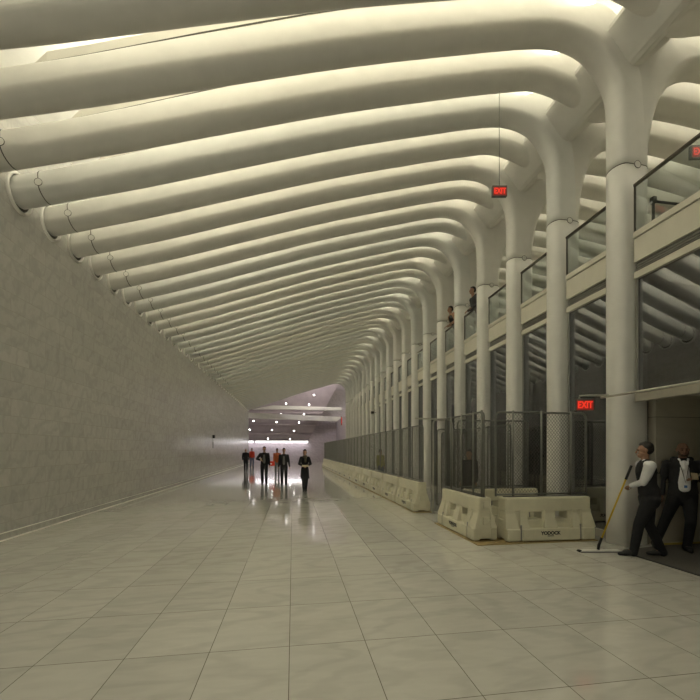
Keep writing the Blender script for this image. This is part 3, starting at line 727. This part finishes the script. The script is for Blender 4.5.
def loc2(t, p): return Matrix.Rotation(-t.rotation_euler.z, 3, 'Z') @ (Vector(p)-t.location)
# worker with the mop: faces left (-x)
MOPT = Vector((5.40, 5.30, 1.41)); MOPB = Vector((4.93, 5.45, .08))
w1loc = Vector((5.48, 5.07, .008)); rz1 = math.radians(-122)
grip_pt = MOPB+(MOPT-MOPB)*.76
# local frame of the worker: facing -y local -> world -x
Rm = Matrix.Rotation(-rz1, 3, 'Z'); gl = Rm @ (grip_pt-w1loc)
w1, J = person('worker in white shirt and black waistcoat, facing left, pushing a yellow-handled mop', w1loc, rz1, 1.76, near=True, top='black', vest=True, sleeve='shirt',
    legs='black', lean=.05, feet={1: (.08, -.26, 0), -1: (-.10, .16, 0)}, hands={1: (gl.x/1.006+.02, gl.y/1.006+.10, gl.z/1.006), -1: (-.28, .02, .82)}, grip=1, slim=1.22, elbow={1: (.9, .5, -.8), -1: (-.5, 1, -.4)})
t = w1
bm = bmn(); capsule(bm, (0, .085, 1.22), .105, (0, .075, 1.08), .11, ((0, 1, 0), .55)); remesh('waistcoat_back', bm, M['vestback'], t, .009)
bm = bmn(); capsule(bm, (-.03, -.105, 1.43), .02, (.03, -.105, 1.43), .02, n=8); link('bow_tie', bm, M['ink'], t, True)
# mop
t = empty('floor_mop', (4.93, 5.45, 0)); tag(t, 'flat floor mop with yellow handle and black grip held by the worker', 'mop')
o_ = Vector(t.location); d = (MOPT-MOPB)
bm = bmn(); tube(bm, [MOPB+d*.10-o_, MOPB+d*.84-o_], .0135, 10); link('handle', bm, M['yellow'], t, True)
bm = bmn(); tube(bm, [MOPB+d*.83-o_, MOPB+d*1.0-o_], .019, 10); link('grip', bm, M['ink'], t, True)
bm = bmn(); tube(bm, [MOPB-o_-Vector((0, 0, .045)), MOPB-o_+d*.02, MOPB+d*.11-o_], [.022, .02, .018], 10); link('swivel', bm, M['ink'], t, True)
o = link('mop_frame', B(-.30, .36, -.055, .055, .012, .028, bev=.005), M['mopwhite'], t); o.rotation_euler = (0, 0, -.12)
o = link('mop_pad', B(-.32, .38, -.07, .07, 0.0, .014, bev=.004), M['grey'], t); o.rotation_euler = (0, 0, -.12)
o = link('pad_clip', B(-.33, -.29, -.03, .03, .0, .035, bev=.005), M['ink'], t); o.rotation_euler = (0, 0, -.12)
# second worker
w2, J2 = person('bearded worker in open dark jacket and white shirt, standing by the portal wall', (6.33, 5.27, .008), -.70, 1.77, near=True, top='black', legs='black', skin='skin2', bald=True,
    shirt='shirt', feet={-1: (-.34, .03, 0), 1: (.06, .0, 0)}, hands={1: (.12, -.25, 1.19), -1: (-.27, -.06, .90)}, head_turn=.1, slim=1.12, elbow={1: (1, .35, -.6), -1: (-.6, 1, -.2)})
bm = bmn(); tube(bm, [(-.06, -.105, 1.44), (-.035, -.165, 1.32), (.0, -.195, 1.13), (.035, -.165, 1.32), (.06, -.105, 1.44)], .005, 6); link('lanyard', bm, M['ink'], w2, True)
link('id_badge', B(-.033, .033, -.212, -.205, 1.02, 1.12), M['shirt'], w2); link('badge_print', B(-.02, .02, -.214, -.211, 1.05, 1.09), M['blue'], w2)
bm = bmn(); capsule(bm, (-.11, .075, 1.50), .045, (.11, .075, 1.50), .045, n=12); remesh('collar_hood', bm, M['black'], w2, .009)
hw = Matrix.Rotation(-.70, 3, 'Z') @ (Vector((.085, -.335, 1.215))*1.01)+Vector((6.33, 5.27, .008))
o = link('paper_slips', B(-.055, .055, -.008, .008, -.035, .07, bev=.003), M['tan']); o.location = hw; o.rotation_euler = (-.3, .1, 0)
tag(o, 'bundle of cream paper slips in the hand of the bearded worker', 'paper')
# walkers
person('man in dark jacket and grey top, leftmost of the three near walkers', (-1.37, 18.5, 0), .0, 1.80, top='black', legs='black', step=.12, shirt='grey', hands={1: (.24, 0, .86), -1: (-.14, -.24, 1.13)}, elbow={1: (.5, 1, -.4), -1: (-1, .2, -.5)})
person('man in open black jacket over grey sweater, middle of the three near walkers', (-.42, 17.8, 0), .0, 1.72, top='black', legs='black', step=.18, shirt='grey', hands={1: (.27, .02, .82), -1: (-.24, -.06, .84)})
person('woman in dark knee-length coat and scarf, rightmost walker', (.47, 15.1, 0), .0, 1.66, top='black', legs='black', step=.09, coat=.53, longhair=True, scarf='brown', slim=.88, feet={1: (.03, -.05, 0), -1: (-.04, .05, 0)},
       hands={1: (.07, -.27, 1.08), -1: (-.07, -.27, 1.08)}, elbow={1: (1, .3, -.6), -1: (-1, .3, -.6)})
o = link('paper_parcel', B(-.13, .13, -.04, .04, -.035, .035, bev=.01), M['tan']); o.location = (.47, 14.72, 1.03); tag(o, 'small tan parcel in the hands of the woman in the dark coat', 'parcel')
o = link('paper_cup', (lambda b: (bmesh.ops.create_cone(b, cap_ends=True, segments=16, radius1=.035, radius2=.045, depth=.13), b)[1])(bmn()), M['tan']); o.location = (-1.49, 18.12, 1.20); tag(o, 'tan cup in the hand of the leftmost near walker', 'cup')
person('man all in black walking away at the far left of the group', (-3.60, 29.8, 0), PI, 1.70, top='black', legs='black', step=.12, slim=1.1, hands={1: (.25, -.05, .90), -1: (-.25, -.05, .90)}, bald=True)
person('person in bright red jacket and blue jeans far down the hall', (-3.86, 36.6, 0), .3, 1.78, top='red', legs='jeans', step=.1)
person('person in rust orange jacket walking behind the middle walkers', (-1.02, 24.8, 0), .0, 1.72, top='orange', legs='grey', step=.1, slim=1.05)
t = empty('shopping_bag', (-1.33, 24.55, .62)); tag(t, 'small red and white bag carried by the person in the orange jacket', 'bag')
link('bag_body', B(-.17, .17, -.06, .06, 0, .30, bev=.02), M['red'], t); link('bag_band', B(-.172, .0, -.065, .065, .10, .17), M['shirt'], t)
# people behind fences and on the balcony
person('person in yellow safety vest standing behind the long fence', (4.3, 18.2, 0), .4, 1.66, top='vis', legs='jeans')
person('person in dark clothes behind the fence of the corner enclosure', (4.55, 9.22, 0), -.9, 1.66, top='black', legs='black')
person('person in black top leaning on the balcony handrail with dark hair', (6.12, 13.32, 5.28), -PI/2, 1.74, top='black', legs='black', lean=.27, hands={1: (.10, -.36, 1.05), -1: (-.16, -.36, 1.05)}, sleeve='skin', feet={1: (.1, .14, 0), -1: (-.1, .12, 0)}, elbow={1: (.5, .6, -.6), -1: (-.3, .8, -.6)})
person('person with dark hair peering past the fourth column on the balcony', (6.13, 11.62, 5.28), -PI/2, 1.74, top='charcoal', legs='black', lean=.25, hands={1: (.12, -.34, 1.04), -1: (-.22, -.34, 1.04)}, feet={1: (.1, .14, 0), -1: (-.1, .12, 0)})
